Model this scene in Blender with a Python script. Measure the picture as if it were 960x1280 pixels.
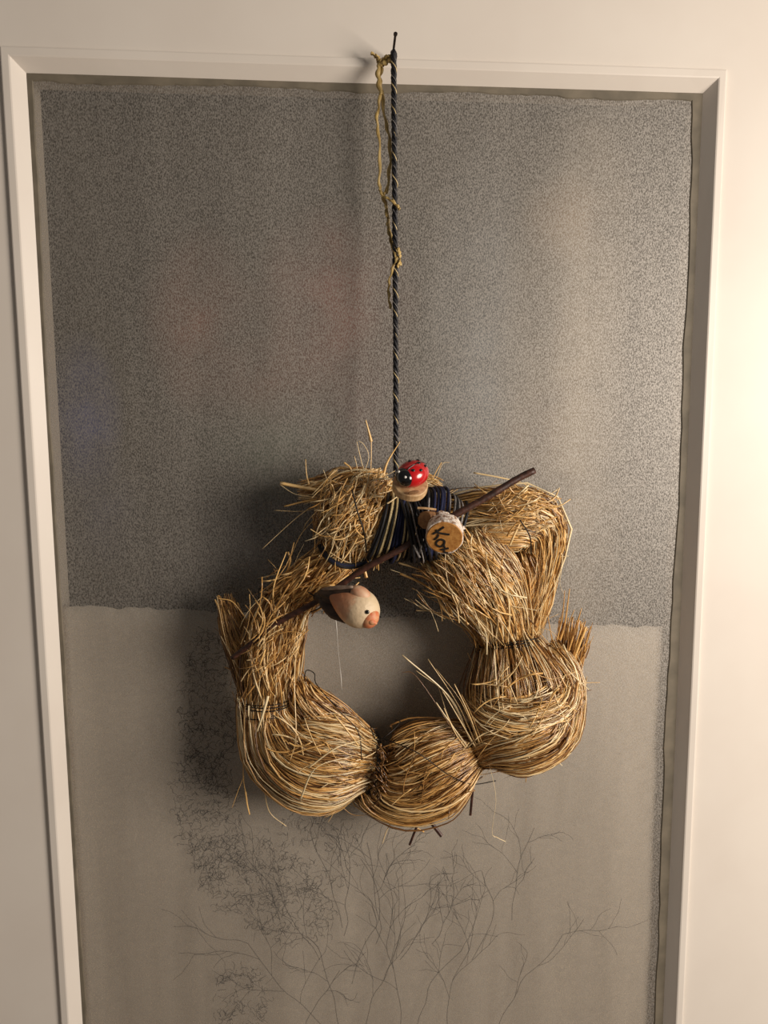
import bpy, math, random
import numpy as np

for _o in list(bpy.data.objects):
    bpy.data.objects.remove(_o, do_unlink=True)
S = bpy.context.scene
C = S.collection
rng = np.random.default_rng(11)
random.seed(11)

# ------------------------------------------------------------------ camera
FPX = 960.0
CAM = np.array([-0.0481, -0.6243, 1.6237])
PITCH, YAW, ROLL = math.radians(7.06), math.radians(4.69), math.radians(-0.32)
_F = np.array([math.sin(YAW)*math.cos(PITCH), math.cos(YAW)*math.cos(PITCH), -math.sin(PITCH)])
_R = np.array([math.cos(YAW), -math.sin(YAW), 0.0])
_U = np.cross(_R, _F)
_R, _U = math.cos(ROLL)*_R + math.sin(ROLL)*_U, -math.sin(ROLL)*_R + math.cos(ROLL)*_U
cd = bpy.data.cameras.new('camera')
cd.sensor_fit = 'VERTICAL'; cd.sensor_height = 36.0; cd.lens = 36.0*FPX/1280.0
cd.clip_start = 0.01
cam = bpy.data.objects.new('camera', cd); C.objects.link(cam)
from mathutils import Matrix, Vector
M3 = Matrix(((_R[0], _U[0], -_F[0]), (_R[1], _U[1], -_F[1]), (_R[2], _U[2], -_F[2])))
cam.matrix_world = Matrix.Translation(Vector(CAM)) @ M3.to_4x4()
S.camera = cam

# ------------------------------------------------------------------ world, lamps, exposure
w = bpy.data.worlds.new('room_ambient'); S.world = w; w.use_nodes = True
w.node_tree.nodes['Background'].inputs[0].default_value = (1.0, 0.92, 0.83, 1)
w.node_tree.nodes['Background'].inputs[1].default_value = 0.095
ld = bpy.data.lights.new('room_lamp', 'AREA'); ld.shape = 'DISK'; ld.size = 0.70
ld.energy = 23.6; ld.color = (1.0, 0.885, 0.765)
lamp = bpy.data.objects.new('room_lamp', ld); C.objects.link(lamp)
lamp.location = (1.12, -0.86, 1.68)
lamp.rotation_euler = (Vector((0.0, 0.0, 1.50)) - lamp.location).to_track_quat('-Z', 'Y').to_euler()
S.view_settings.view_transform = 'Standard'; S.view_settings.look = 'None'
S.view_settings.gamma = 1.0; S.view_settings.use_curve_mapping = False
S.view_settings.exposure = 0.0

# ------------------------------------------------------------------ pixel -> point
def at(px, py, y):
    """point on the vertical plane y (parallel to the door) seen at photo pixel px, py"""
    d = _F + _R*(px-480.0)/FPX + _U*(640.0-py)/FPX
    t = (y-CAM[1])/d[1]
    return CAM + d*t
def mpp(px, py, y):
    p = at(px, py, y)
    return float(np.dot(p-CAM, _F))/FPX

# ------------------------------------------------------------------ materials
def newmat(name):
    m = bpy.data.materials.new(name); m.use_nodes = True
    nt = m.node_tree
    return m, nt, nt.nodes['Principled BSDF']
def nd(nt, t, **kw):
    n = nt.nodes.new(t)
    for k, v in kw.items():
        setattr(n, k, v)
    return n
def ramp(nt, stops):
    r = nd(nt, 'ShaderNodeValToRGB')
    e = r.color_ramp.elements
    while len(e) < len(stops): e.new(0.5)
    for i, (p, c) in enumerate(stops):
        e[i].position = p; e[i].color = c if len(c) == 4 else (*c, 1)
    return r
def noise(nt, vec, scale, detail=3, rough=0.5, dist=0.0):
    n = nd(nt, 'ShaderNodeTexNoise')
    n.inputs['Scale'].default_value = scale; n.inputs['Detail'].default_value = detail
    n.inputs['Roughness'].default_value = rough; n.inputs['Distortion'].default_value = dist
    nt.links.new(vec, n.inputs['Vector'])
    return n
def coords(nt, scale=(1, 1, 1)):
    tc = nd(nt, 'ShaderNodeTexCoord'); mp = nd(nt, 'ShaderNodeMapping')
    mp.inputs['Scale'].default_value = scale
    nt.links.new(tc.outputs['Object'], mp.inputs['Vector'])
    return mp.outputs['Vector']
def bump(nt, b, h, strength, dist=0.001):
    n = nd(nt, 'ShaderNodeBump'); n.inputs['Strength'].default_value = strength
    n.inputs['Distance'].default_value = dist
    nt.links.new(h, n.inputs['Height']); nt.links.new(n.outputs['Normal'], b.inputs['Normal'])
    return n

def simple(name, c1, c2=None, scale=200, rough=0.6, bmp=0.0, bdist=0.0005, metal=0.0, sc=(1, 1, 1), lo=0.35, hi=0.65, coat=0.0):
    m, nt, b = newmat(name)
    b.inputs['Roughness'].default_value = rough; b.inputs['Metallic'].default_value = metal
    b.inputs['Coat Weight'].default_value = coat; b.inputs['Coat Roughness'].default_value = 0.08
    v = coords(nt, sc); n = noise(nt, v, scale)
    r = ramp(nt, [(lo, c1), (hi, c2 or c1)])
    nt.links.new(n.outputs['Fac'], r.inputs['Fac']); nt.links.new(r.outputs['Color'], b.inputs['Base Color'])
    if bmp: bump(nt, b, n.outputs['Fac'], bmp, bdist)
    return m

M = {}
M['paint'] = simple('white_door_paint', (0.80, 0.735, 0.665), (0.83, 0.77, 0.70), 14, 0.42, 0.15, 0.0004)
M['wall'] = simple('wall_plaster', (0.72, 0.67, 0.61), (0.76, 0.71, 0.65), 30, 0.8, 0.2, 0.0008)
M['floor'] = simple('floor_laminate', (0.22, 0.14, 0.08), (0.32, 0.21, 0.12), 12, 0.45, 0.1, sc=(1, 8, 1))
M['jamb_gap'] = simple('dark_gap', (0.03, 0.025, 0.02), None, 10, 0.9)
M['wire'] = simple('dark_wire', (0.012, 0.010, 0.009), (0.03, 0.022, 0.016), 300, 0.45, metal=0.4)
M['steel'] = simple('nail_steel', (0.05, 0.04, 0.035), (0.09, 0.07, 0.06), 500, 0.4, metal=0.8)
M['navy'] = simple('navy_yarn', (0.005, 0.008, 0.038), (0.012, 0.018, 0.075), 1500, 0.75, 0.6, 0.0005)
M['black'] = simple('black_yarn', (0.004, 0.004, 0.006), (0.012, 0.012, 0.018), 1200, 0.55, 0.5, 0.0005)
M['gold'] = simple('gold_thread', (0.48, 0.36, 0.17), (0.74, 0.60, 0.34), 900, 0.4, metal=0.15)
M['silver'] = simple('silver_grey_yarn', (0.16, 0.15, 0.15), (0.45, 0.42, 0.40), 1400, 0.6, 0.5)
M['raffia'] = simple('gold_raffia', (0.30, 0.19, 0.05), (0.66, 0.48, 0.19), 420, 0.42, 0.5, 0.0008, sc=(1, 1, 0.2))
M['twig'] = simple('dark_twig_bark', (0.030, 0.011, 0.007), (0.085, 0.032, 0.020), 260, 0.5, 0.6, 0.0006)
M['wood_face'] = simple('cut_wood_face', (0.42, 0.17, 0.035), (0.60, 0.29, 0.075), 330, 0.6, 0.4)
M['slice_wood'] = simple('pale_wood_slice', (0.46, 0.27, 0.12), (0.68, 0.47, 0.26), 260, 0.6, 0.4)
M['bark'] = simple('pale_birch_bark', (0.30, 0.17, 0.10), (0.80, 0.72, 0.64), 330, 0.75, 0.9, 0.0015, lo=0.38, hi=0.52)
M['knot'] = simple('brown_knot', (0.20, 0.09, 0.035), (0.32, 0.16, 0.06), 500, 0.7)
M['ink'] = simple('dark_ink', (0.012, 0.007, 0.004), None, 100, 0.7)
M['red'] = simple('red_lacquer', (0.48, 0.006, 0.010), (0.56, 0.010, 0.012), 100, 0.22, coat=0.6)
M['gloss_black'] = simple('black_lacquer', (0.006, 0.006, 0.007), None, 100, 0.16, coat=0.6)
M['white'] = simple('white_paint_dot', (0.8, 0.78, 0.74), None, 100, 0.4)
M['wing'] = simple('dark_brown_wing', (0.030, 0.018, 0.012), (0.085, 0.050, 0.032), 300, 0.6, 0.5, sc=(0.3, 1, 1))
M['wing_edge'] = simple('grey_brown_wing_edge', (0.22, 0.15, 0.11), (0.34, 0.25, 0.19), 400, 0.6)
M['coral'] = simple('coral_face', (0.66, 0.16, 0.06), (0.70, 0.36, 0.18), 260, 0.55)
M['blush'] = simple('pale_peach', (0.62, 0.30, 0.17), (0.70, 0.46, 0.30), 200, 0.55, 0.2)
M['thread'] = simple('white_thread', (0.55, 0.52, 0.48), None, 100, 0.5)

# straw: per-straw tint attribute + lengthwise streaks
m, nt, b = newmat('dry_straw')
a = nd(nt, 'ShaderNodeAttribute', attribute_name='tint')
v = coords(nt); n = noise(nt, v, 260, 3)
ad = nd(nt, 'ShaderNodeMath', operation='MULTIPLY_ADD'); ad.inputs[1].default_value = 0.35
nt.links.new(n.outputs['Fac'], ad.inputs[0]); nt.links.new(a.outputs['Fac'], ad.inputs[2])
sb = nd(nt, 'ShaderNodeMath', operation='SUBTRACT'); sb.inputs[1].default_value = 0.12
nt.links.new(ad.outputs[0], sb.inputs[0])
r = ramp(nt, [(0.0, (0.06, 0.024, 0.008)), (0.22, (0.26, 0.118, 0.034)), (0.48, (0.62, 0.335, 0.10)), (0.72, (0.88, 0.55, 0.20)), (1.0, (0.94, 0.77, 0.47))])
nt.links.new(sb.outputs[0], r.inputs['Fac']); nt.links.new(r.outputs['Color'], b.inputs['Base Color'])
b.inputs['Roughness'].default_value = 0.30
b.inputs['Specular IOR Level'].default_value = 0.8
M['straw'] = m

# bird body: peach belly -> cream -> coral, in object coordinates along the body axis (x)
m, nt, b = newmat('painted_bird_body')
tc = nd(nt, 'ShaderNodeTexCoord'); sp = nd(nt, 'ShaderNodeSeparateXYZ')
nt.links.new(tc.outputs['Object'], sp.inputs[0])
n = noise(nt, tc.outputs['Object'], 220, 3)
mr = nd(nt, 'ShaderNodeMapRange'); mr.inputs['From Min'].default_value = -0.019; mr.inputs['From Max'].default_value = 0.019
nt.links.new(sp.outputs['X'], mr.inputs['Value'])
ad = nd(nt, 'ShaderNodeMath', operation='MULTIPLY_ADD'); ad.inputs[1].default_value = 0.38
nt.links.new(n.outputs['Fac'], ad.inputs[0]); nt.links.new(mr.outputs['Result'], ad.inputs[2])
r = ramp(nt, [(0.1, (0.38, 0.14, 0.06)), (0.40, (0.58, 0.23, 0.11)), (0.62, (0.66, 0.34, 0.19)), (0.76, (0.72, 0.55, 0.36)), (1.0, (0.74, 0.58, 0.38))])
nt.links.new(ad.outputs[0], r.inputs['Fac']); nt.links.new(r.outputs['Color'], b.inputs['Base Color'])
b.inputs['Roughness'].default_value = 0.5; bump(nt, b, n.outputs['Fac'], 0.5, 0.0012)
M['bird'] = m

# obscure glass: matte, grained, partly see-through
m, nt, b = newmat('obscure_glass')
b.inputs['Base Color'].default_value = (0.36, 0.35, 0.335, 1)
b.inputs['Roughness'].default_value = 0.50
b.inputs['Specular IOR Level'].default_value = 1.0
v1 = coords(nt, (1, 1, 0.55)); g1 = noise(nt, v1, 1150, 2, 0.6)
v2 = coords(nt, (1, 1, 0.10)); g2 = noise(nt, v2, 26, 3, 0.6)
v3 = coords(nt, (1, 1, 0.8)); g3 = noise(nt, v3, 60, 4, 0.6)
r1 = ramp(nt, [(0.36, (0.12,)*3), (0.62, (0.92,)*3)])
nt.links.new(g1.outputs['Fac'], r1.inputs['Fac'])
r2 = ramp(nt, [(0.30, (0.258, 0.232, 0.202)), (0.70, (0.38, 0.346, 0.305))])
nt.links.new(g2.outputs['Fac'], r2.inputs['Fac']); nt.links.new(r2.outputs['Color'], b.inputs['Base Color'])
bump(nt, b, g1.outputs['Fac'], 0.45, 0.0008)
tr = nd(nt, 'ShaderNodeBsdfTransparent'); tr.inputs['Color'].default_value = (0.90, 0.88, 0.85, 1)
mx = nd(nt, 'ShaderNodeMixShader')
sc_ = nd(nt, 'ShaderNodeMapRange'); sc_.inputs['To Min'].default_value = 0.14; sc_.inputs['To Max'].default_value = 0.76
nt.links.new(r1.outputs['Color'], sc_.inputs['Value'])
nt.links.new(sc_.outputs['Result'], mx.inputs[0]); 
gl = nd(nt, 'ShaderNodeBsdfGlossy'); gl.inputs['Roughness'].default_value = 0.56; gl.inputs['Color'].default_value = (0.94, 0.90, 0.84, 1)
gm = nd(nt, 'ShaderNodeMixShader'); gm.inputs[0].default_value = 0.23
nt.links.new(b.outputs[0], gm.inputs[1]); nt.links.new(gl.outputs[0], gm.inputs[2])
nt.links.new(tr.outputs[0], mx.inputs[1]); nt.links.new(gm.outputs[0], mx.inputs[2])
nt.links.new(mx.outputs[0], nt.nodes['Material Output'].inputs['Surface'])
M['glass'] = m

m, nt, b = newmat('clear_glass')
tr = nd(nt, 'ShaderNodeBsdfTransparent'); tr.inputs['Color'].default_value = (0.96, 0.95, 0.93, 1)
nt.links.new(tr.outputs[0], nt.nodes['Material Output'].inputs['Surface'])
M['clear_glass'] = m
m, nt, b = newmat('dark_branch_shadow_marks')
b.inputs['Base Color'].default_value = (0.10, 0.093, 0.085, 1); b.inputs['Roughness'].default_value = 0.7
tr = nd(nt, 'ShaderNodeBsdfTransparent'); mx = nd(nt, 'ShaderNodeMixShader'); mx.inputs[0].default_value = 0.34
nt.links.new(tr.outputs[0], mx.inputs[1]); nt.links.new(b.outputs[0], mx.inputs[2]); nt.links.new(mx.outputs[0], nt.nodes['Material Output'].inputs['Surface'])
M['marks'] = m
M['edge_refraction'] = simple('tan_edge_refraction', (0.14, 0.12, 0.088), (0.20, 0.17, 0.125), 60, 0.7, 0.4, 0.0006)  # tone of the refracted frame edge and bead shadow, as a solid colour
M['pale_sheet'] = simple('pale_sheet', (0.67, 0.615, 0.55), (0.90, 0.845, 0.775), 20, 0.8, sc=(1, 1, 0.09), lo=0.28, hi=0.6)
# stand-in dark cloth: the pane's vague colours and right-side brightness painted as soft patches
m, nt, b = newmat('standin_cloth')
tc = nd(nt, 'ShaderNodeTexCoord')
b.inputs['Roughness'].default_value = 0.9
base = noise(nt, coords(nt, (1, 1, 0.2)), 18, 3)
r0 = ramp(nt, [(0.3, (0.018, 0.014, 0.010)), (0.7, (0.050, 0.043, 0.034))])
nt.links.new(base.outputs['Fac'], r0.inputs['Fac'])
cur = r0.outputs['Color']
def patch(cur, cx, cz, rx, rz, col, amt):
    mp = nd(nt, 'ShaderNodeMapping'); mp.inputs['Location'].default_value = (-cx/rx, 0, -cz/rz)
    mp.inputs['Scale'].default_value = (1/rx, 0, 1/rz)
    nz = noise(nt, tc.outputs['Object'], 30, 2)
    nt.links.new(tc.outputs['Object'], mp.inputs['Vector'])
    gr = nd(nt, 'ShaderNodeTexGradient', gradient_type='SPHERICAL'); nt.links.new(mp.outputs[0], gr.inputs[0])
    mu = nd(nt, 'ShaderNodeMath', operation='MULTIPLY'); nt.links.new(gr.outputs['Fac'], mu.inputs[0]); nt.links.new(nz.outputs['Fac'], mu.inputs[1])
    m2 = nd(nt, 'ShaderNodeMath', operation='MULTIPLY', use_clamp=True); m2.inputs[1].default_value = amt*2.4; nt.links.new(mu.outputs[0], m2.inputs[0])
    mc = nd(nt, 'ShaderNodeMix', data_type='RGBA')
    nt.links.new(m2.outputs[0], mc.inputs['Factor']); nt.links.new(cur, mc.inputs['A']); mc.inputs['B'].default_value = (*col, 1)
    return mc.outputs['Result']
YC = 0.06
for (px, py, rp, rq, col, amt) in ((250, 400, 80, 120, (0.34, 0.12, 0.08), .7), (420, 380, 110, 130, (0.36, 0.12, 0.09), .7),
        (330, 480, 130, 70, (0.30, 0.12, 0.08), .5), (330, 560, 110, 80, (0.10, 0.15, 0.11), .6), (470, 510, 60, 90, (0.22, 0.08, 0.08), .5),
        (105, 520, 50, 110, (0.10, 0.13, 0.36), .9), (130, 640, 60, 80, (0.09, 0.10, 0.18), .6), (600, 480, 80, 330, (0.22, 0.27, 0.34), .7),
        (710, 275, 60, 60, (0.50, 0.32, 0.18), .8), (700, 540, 80, 70, (0.50, 0.34, 0.22), .7), (800, 500, 190, 470, (0.62, 0.55, 0.45), 1.3), (320, 680, 140, 60, (0.16, 0.15, 0.18), .6)):  # wide pale patch paints the bright reflection on the pane's right
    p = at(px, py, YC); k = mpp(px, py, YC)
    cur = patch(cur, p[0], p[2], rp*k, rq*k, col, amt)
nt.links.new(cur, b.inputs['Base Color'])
M['standin_cloth'] = m

# ------------------------------------------------------------------ mesh helpers
class MB:
    def __init__(s): s.v = []; s.f = []; s.n = 0; s.tint = []
    def add(s, v, f, tint=0.5):
        v = np.asarray(v, float); o = s.n
        s.v.append(v); s.f += [tuple(i+o for i in q) for q in f]; s.n += len(v); s.tint.append(np.full(len(v), tint))
        return s
    def box(s, lo, hi):
        x0, y0, z0 = lo; x1, y1, z1 = hi
        v = [(x0, y0, z0), (x1, y0, z0), (x1, y1, z0), (x0, y1, z0), (x0, y0, z1), (x1, y0, z1), (x1, y1, z1), (x0, y1, z1)]
        return s.add(v, [(0, 3, 2, 1), (4, 5, 6, 7), (0, 1, 5, 4), (1, 2, 6, 5), (2, 3, 7, 6), (3, 0, 4, 7)])
    def tube(s, pts, rad, sides=6, flat=1.0, closed=False, tint=0.5, ref=None):
        P = np.asarray(pts, float); k = len(P)
        rad = np.broadcast_to(np.asarray(rad, float), (k,))
        if closed: T = np.roll(P, -1, 0)-np.roll(P, 1, 0)
        else: T = np.gradient(P, axis=0)
        T /= np.linalg.norm(T, axis=1)[:, None]+1e-12
        n = np.array(ref if ref is not None else (0.13, -0.9, 0.21), float)
        V = []
        for i in range(k):
            n = n-T[i]*np.dot(n, T[i])
            if np.linalg.norm(n) < 1e-5: n = np.cross(T[i], (0.3, 0.5, 0.8))
            n /= np.linalg.norm(n); bb = np.cross(T[i], n)
            for j in range(sides):
                a = 2*math.pi*j/sides
                V.append(P[i]+rad[i]*(math.cos(a)*n*flat+math.sin(a)*bb))
        F = []
        for i in range(k if closed else k-1):
            for j in range(sides):
                a = i*sides+j; b2 = i*sides+(j+1) % sides; i2 = ((i+1) % k)*sides
                F.append((a, b2, i2+(j+1) % sides, i2+j))
        if not closed:
            F.append(tuple(range(sides))[::-1]); F.append(tuple((k-1)*sides+j for j in range(sides)))
        return s.add(V, F, tint)
    def ellipsoid(s, c, ax, r, nu=20, nv=12, fn=None):
        """ax: 3x3 rows = local axes, r = 3 radii; pole axis = ax[0]"""
        c = np.asarray(c, float); ax = np.asarray(ax, float)
        V = []
        for i in range(nv+1):
            t = math.pi*i/nv
            for j in range(nu):
                p = 2*math.pi*j/nu
                l = np.array([-math.cos(t), math.sin(t)*math.cos(p), math.sin(t)*math.sin(p)])
                l = l*r
                if fn is not None: l = fn(l, t, p)
                V.append(c+l@ax)
        F = []
        for i in range(nv):
            for j in range(nu):
                F.append((i*nu+j, i*nu+(j+1) % nu, (i+1)*nu+(j+1) % nu, (i+1)*nu+j))
        return s.add(V, F)
    def disc(s, c, nrm, rad, thick, seg=36, wob=0.0, up=(0, 0, 1), sx=1.0, bev=0.0006):
        nrm = np.asarray(nrm, float); nrm /= np.linalg.norm(nrm)
        u = np.cross(np.asarray(up, float), nrm); u /= np.linalg.norm(u); v = np.cross(nrm, u)
        ph = rng.uniform(0, 6, 3)
        prof = [(0.0, 0.0), (1-bev/rad, 0.0), (1.0, -bev), (1.0, -thick+bev), (1-bev/rad, -thick), (0.0, -thick)]
        V = []
        for (q, h) in prof:
            for j in range(seg):
                a = 2*math.pi*j/seg
                rr = rad*q*(1+wob*(math.sin(2*a+ph[0])+0.6*math.sin(5*a+ph[1])+0.4*math.sin(9*a+ph[2])))
                V.append(np.asarray(c)+u*rr*math.cos(a)*sx+v*rr*math.sin(a)+nrm*h)
        F = []
        for i in range(len(prof)-1):
            for j in range(seg):
                F.append((i*seg+j, (i+1)*seg+j, (i+1)*seg+(j+1) % seg, i*seg+(j+1) % seg))
        return s.add(V, F)

ORG = {}
def tag(o, label=None, cat=None, group=None, kind=None):
    for k, x in (('label', label), ('category', cat), ('group', group), ('kind', kind)):
        if x: o[k] = x
    return o
def thing(name, loc, label, cat, **kw):
    o = bpy.data.objects.new(name, None); C.objects.link(o); o.location = loc; o.empty_display_size = 0.02
    ORG[o.name] = np.array(loc, float)
    return tag(o, label, cat, **kw)
def link_mesh(name, me, mat, parent, loc, smooth):
    me.materials.append(mat if not isinstance(mat, str) else M[mat])
    if smooth:
        me.polygons.foreach_set('use_smooth', [True]*len(me.polygons))
    o = bpy.data.objects.new(name, me); C.objects.link(o)
    if parent is not None:
        o.parent = parent; o.location = loc - ORG[parent.name]
    else:
        o.location = loc
    ORG[o.name] = np.array(loc, float)
    return o
def obj(name, mb, mat, parent=None, loc=None, smooth=False):
    V = np.concatenate(mb.v)
    if loc is None: loc = ORG[parent.name] if parent is not None else (V.min(0)+V.max(0))/2
    loc = np.asarray(loc, float)
    me = bpy.data.meshes.new(name)
    me.from_pydata((V-loc).tolist(), [], mb.f); me.update()
    at_ = me.attributes.new('tint', 'FLOAT', 'POINT'); at_.data.foreach_set('value', np.concatenate(mb.tint).astype(np.float32))
    return link_mesh(name, me, mat, parent, loc, smooth)

def catmull(P, n):
    P = np.asarray(P, float)
    Q = np.vstack([2*P[0]-P[1], P, 2*P[-1]-P[-2]])
    k = len(P)-1; out = []
    for u in np.linspace(0, k, n):
        i = min(int(u), k-1); t = u-i
        p0, p1, p2, p3 = Q[i], Q[i+1], Q[i+2], Q[i+3]
        out.append(0.5*((2*p1)+(-p0+p2)*t+(2*p0-5*p1+4*p2-p3)*t*t+(-p0+3*p1-3*p2+p3)*t**3))
    return np.array(out)
def pxpath(pts, n):
    """pts: (px, py, y) -> smooth 3-D path"""
    return catmull([at(*p) for p in pts], n)

def straw_mesh(name, P, W, tint, parent, mat='straw', loc=None):
    """P: (n,k,3) straw centre lines, W: (n,k) half widths; one flattened four-sided blade each"""
    n, k, _ = P.shape
    T = np.gradient(P, axis=1); T /= np.linalg.norm(T, axis=2, keepdims=True)+1e-12
    ref = rng.normal(size=(n, 1, 3)); ref = np.broadcast_to(ref, P.shape)
    A = np.cross(T, ref); A /= np.linalg.norm(A, axis=2, keepdims=True)+1e-9
    B = np.cross(T, A)
    fl = rng.uniform(0.35, 0.8, (n, 1, 1))
    w = W[:, :, None]
    V = np.stack([P+A*w, P+B*w*fl, P-A*w, P-B*w*fl], axis=2)          # n,k,4,3
    V = V.reshape(-1, 3)
    base = (np.arange(n)*k*4)[:, None, None]
    i = (np.arange(k-1)*4)[None, :, None]; j = np.arange(4)[None, None, :]; j2 = (j+1) % 4
    Q = np.stack([base+i+j, base+i+j2, base+i+4+j2, base+i+4+j], axis=-1).reshape(-1, 4)
    b0 = np.arange(n)[:, None]*k*4
    caps = np.concatenate([b0+np.array([[3, 2, 1, 0]]), b0+(k-1)*4+np.array([[0, 1, 2, 3]])])
    Q = np.concatenate([Q, caps]).astype(np.int32)
    if loc is None: loc = ORG[parent.name]
    me = bpy.data.meshes.new(name)
    me.vertices.add(len(V)); me.vertices.foreach_set('co', (V-loc).astype(np.float32).ravel())
    me.loops.add(Q.size); me.loops.foreach_set('vertex_index', Q.ravel())
    me.polygons.add(len(Q)); me.polygons.foreach_set('loop_start', np.arange(0, Q.size, 4, dtype=np.int32))
    me.update(calc_edges=True); me.validate()
    ta = me.attributes.new('tint', 'FLOAT', 'POINT')
    ta.data.foreach_set('value', np.repeat(tint, k*4).astype(np.float32))
    return link_mesh(name, me, mat, parent, np.asarray(loc, float), False)

# ================================================================== SETTING
X0, X1 = -0.2725, 0.2725          # inner front edge of the glazing beads
ZT, ZB = 1.89, 0.42
YF = 0.003                         # door face (beads stand 3 mm proud at y = 0)
YG = 0.0094                        # front of the glass
SL = 0.0085                        # slope of bead
BW = 0.0072                        # flat front of bead
GX0, GX1, GZT, GZB = X0+SL, X1-SL, ZT-SL, ZB+SL
DX0, DX1, DZ1 = -0.40, 0.40, 2.03
door = thing('door_1', (0, 0.02, 0), 'white painted door with a tall obscure glass panel', 'door', kind='structure')
OX0, OX1, OZT, OZB = X0-BW, X1+BW, ZT+BW, ZB-BW
def bevbox(lo, hi, bv=0.0012):
    return MB().box(lo, hi)
obj('stile', bevbox((DX0, YF, 0.01), (OX0, 0.043, DZ1)), 'paint', door)
obj('stile', bevbox((OX1, YF, 0.01), (DX1, 0.043, DZ1)), 'paint', door)
obj('rail', bevbox((OX0, YF, OZT), (OX1, 0.043, DZ1)), 'paint', door)
obj('rail', bevbox((OX0, YF, 0.01), (OX1, 0.043, OZB)), 'paint', door)
# glazing beads, mitred; profile (inward offset from the outer edge, y)
prof = [(0.0, 0.0185), (0.0, 0.0011), (0.0003, 0.0003), (0.0011, 0.0), (BW-0.0014, 0.0), (BW-0.0004, 0.0004), (BW+0.0004, 0.0012), (BW+SL, YG-0.0004), (BW+SL, 0.0185)]
def bead(a, b, ia, ib, extra=0.0):
    """a, b outer corners (x,z); ia, ib inward directions at the mitres (x,z)"""
    V = []; n = 2; k = 24
    for i in range(k+1):
        t = i/k
        for (q, y) in prof:
            pa = (a[0]+ia[0]*q, a[1]+ia[1]*q); pb = (b[0]+ib[0]*q, b[1]+ib[1]*q)
            wv = 0.00025*math.sin(9*t+a[0]*7+q*200)*(1 if 0 < t < 1 else 0)
            V.append((pa[0]+(pb[0]-pa[0])*t, y+wv, pa[1]+(pb[1]-pa[1])*t))
    m_ = len(prof); F = []
    for i in range(k):
        for j in range(m_):
            F.append((i*m_+j, i*m_+(j+1) % m_, (i+1)*m_+(j+1) % m_, (i+1)*m_+j))
    F += [tuple(range(m_))[::-1], tuple(k*m_+j for j in range(m_))]
    return MB().add(V, F)
e = 0.0006
obj('glazing_bead', bead((OX0+e, OZT-e), (OX1-e, OZT-e), (1, -1), (-1, -1)), 'paint', door)
obj('glazing_bead', bead((OX1-e, OZB+e), (OX0+e, OZB+e), (-1, 1), (1, 1)), 'paint', door)
obj('glazing_bead', bead((OX0+e, OZB+e), (OX0+e, OZT-e), (1, 1), (1, -1)), 'paint', door)
obj('glazing_bead', bead((OX1-e, OZT-e), (OX1-e, OZB+e), (-1, -1), (-1, 1)), 'paint', door)
# back beads and the pane
for lo, hi in (((OX0, 0.0185, OZB), (OX0+0.014, 0.043, OZT)), ((OX1-0.014, 0.0185, OZB), (OX1, 0.043, OZT)),
               ((OX0+0.014, 0.0185, OZT-0.014), (OX1-0.014, 0.043, OZT)), ((OX0+0.014, 0.0185, OZB), (OX1-0.014, 0.043, OZB+0.014))):
    obj('back_bead', MB().box(lo, hi), 'paint', door)
pane = obj('glass_pane', MB().box((GX0-0.006, YG, GZB-0.006), (GX1+0.006, YG+0.004, GZT+0.006)), 'glass', door)
pane.data.materials.append(M['clear_glass'])
for pl in pane.data.polygons:
    if pl.normal.y > -0.5: pl.material_index = 1
# wavy strips painting the refracted frame and bead shadow along the glass edges
def edge_refraction(a, b, inw, wid, name='edge_refraction_strip'):
    k = 260; V = []; F = []; jg = sum(np.interp(np.arange(k+1), np.arange(-st_, k+2*st_, st_), rng.uniform(-a_, a_, len(np.arange(-st_, k+2*st_, st_)))) for st_, a_ in ((31, .22), (9, .16), (3, .09))); a = np.array(a); b = np.array(b); inw = np.array(inw)
    for i in range(k+1):
        t = i/k; L_ = np.linalg.norm(b-a)*t
        w_ = wid*(1+jg[i])
        p = a+(b-a)*t
        for (q, h) in ((0, 0), (0, .0009), (w_-.0008, .0008), (w_, .0001), (w_, 0)):
            V.append((p[0]+inw[0]*q, YG-h, p[1]+inw[1]*q))
    for i in range(k):
        for j in range(5): F.append((i*5+j, i*5+(j+1) % 5, i*5+5+(j+1) % 5, i*5+5+j))
    return obj(name, MB().add(V, F), 'edge_refraction', door)
edge_refraction((GX0, GZT), (GX1, GZT), (0, -1), .0062); edge_refraction((GX0, GZB), (GX0, GZT), (1, 0), .0036)
edge_refraction((GX1, GZT), (GX1, GZB), (-1, 0), .0085)
# faint branching marks in the lower glass, plus strokes painting the wreath's shadow
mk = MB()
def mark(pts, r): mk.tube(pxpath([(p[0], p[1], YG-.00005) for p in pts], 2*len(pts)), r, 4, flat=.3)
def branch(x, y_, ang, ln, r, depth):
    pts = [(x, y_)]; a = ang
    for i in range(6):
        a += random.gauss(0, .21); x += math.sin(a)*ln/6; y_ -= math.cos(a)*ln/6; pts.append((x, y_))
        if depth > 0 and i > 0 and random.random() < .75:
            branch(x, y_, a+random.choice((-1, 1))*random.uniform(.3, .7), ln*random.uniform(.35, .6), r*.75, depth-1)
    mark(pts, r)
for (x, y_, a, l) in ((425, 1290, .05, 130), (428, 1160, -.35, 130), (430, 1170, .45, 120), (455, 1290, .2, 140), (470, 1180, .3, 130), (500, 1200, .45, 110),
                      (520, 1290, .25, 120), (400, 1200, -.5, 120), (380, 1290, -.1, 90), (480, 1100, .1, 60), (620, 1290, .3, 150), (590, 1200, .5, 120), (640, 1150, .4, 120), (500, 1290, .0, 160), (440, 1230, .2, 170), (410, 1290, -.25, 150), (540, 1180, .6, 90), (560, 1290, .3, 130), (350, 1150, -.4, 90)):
    branch(x, y_, a, l, .00034, 2)
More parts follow.
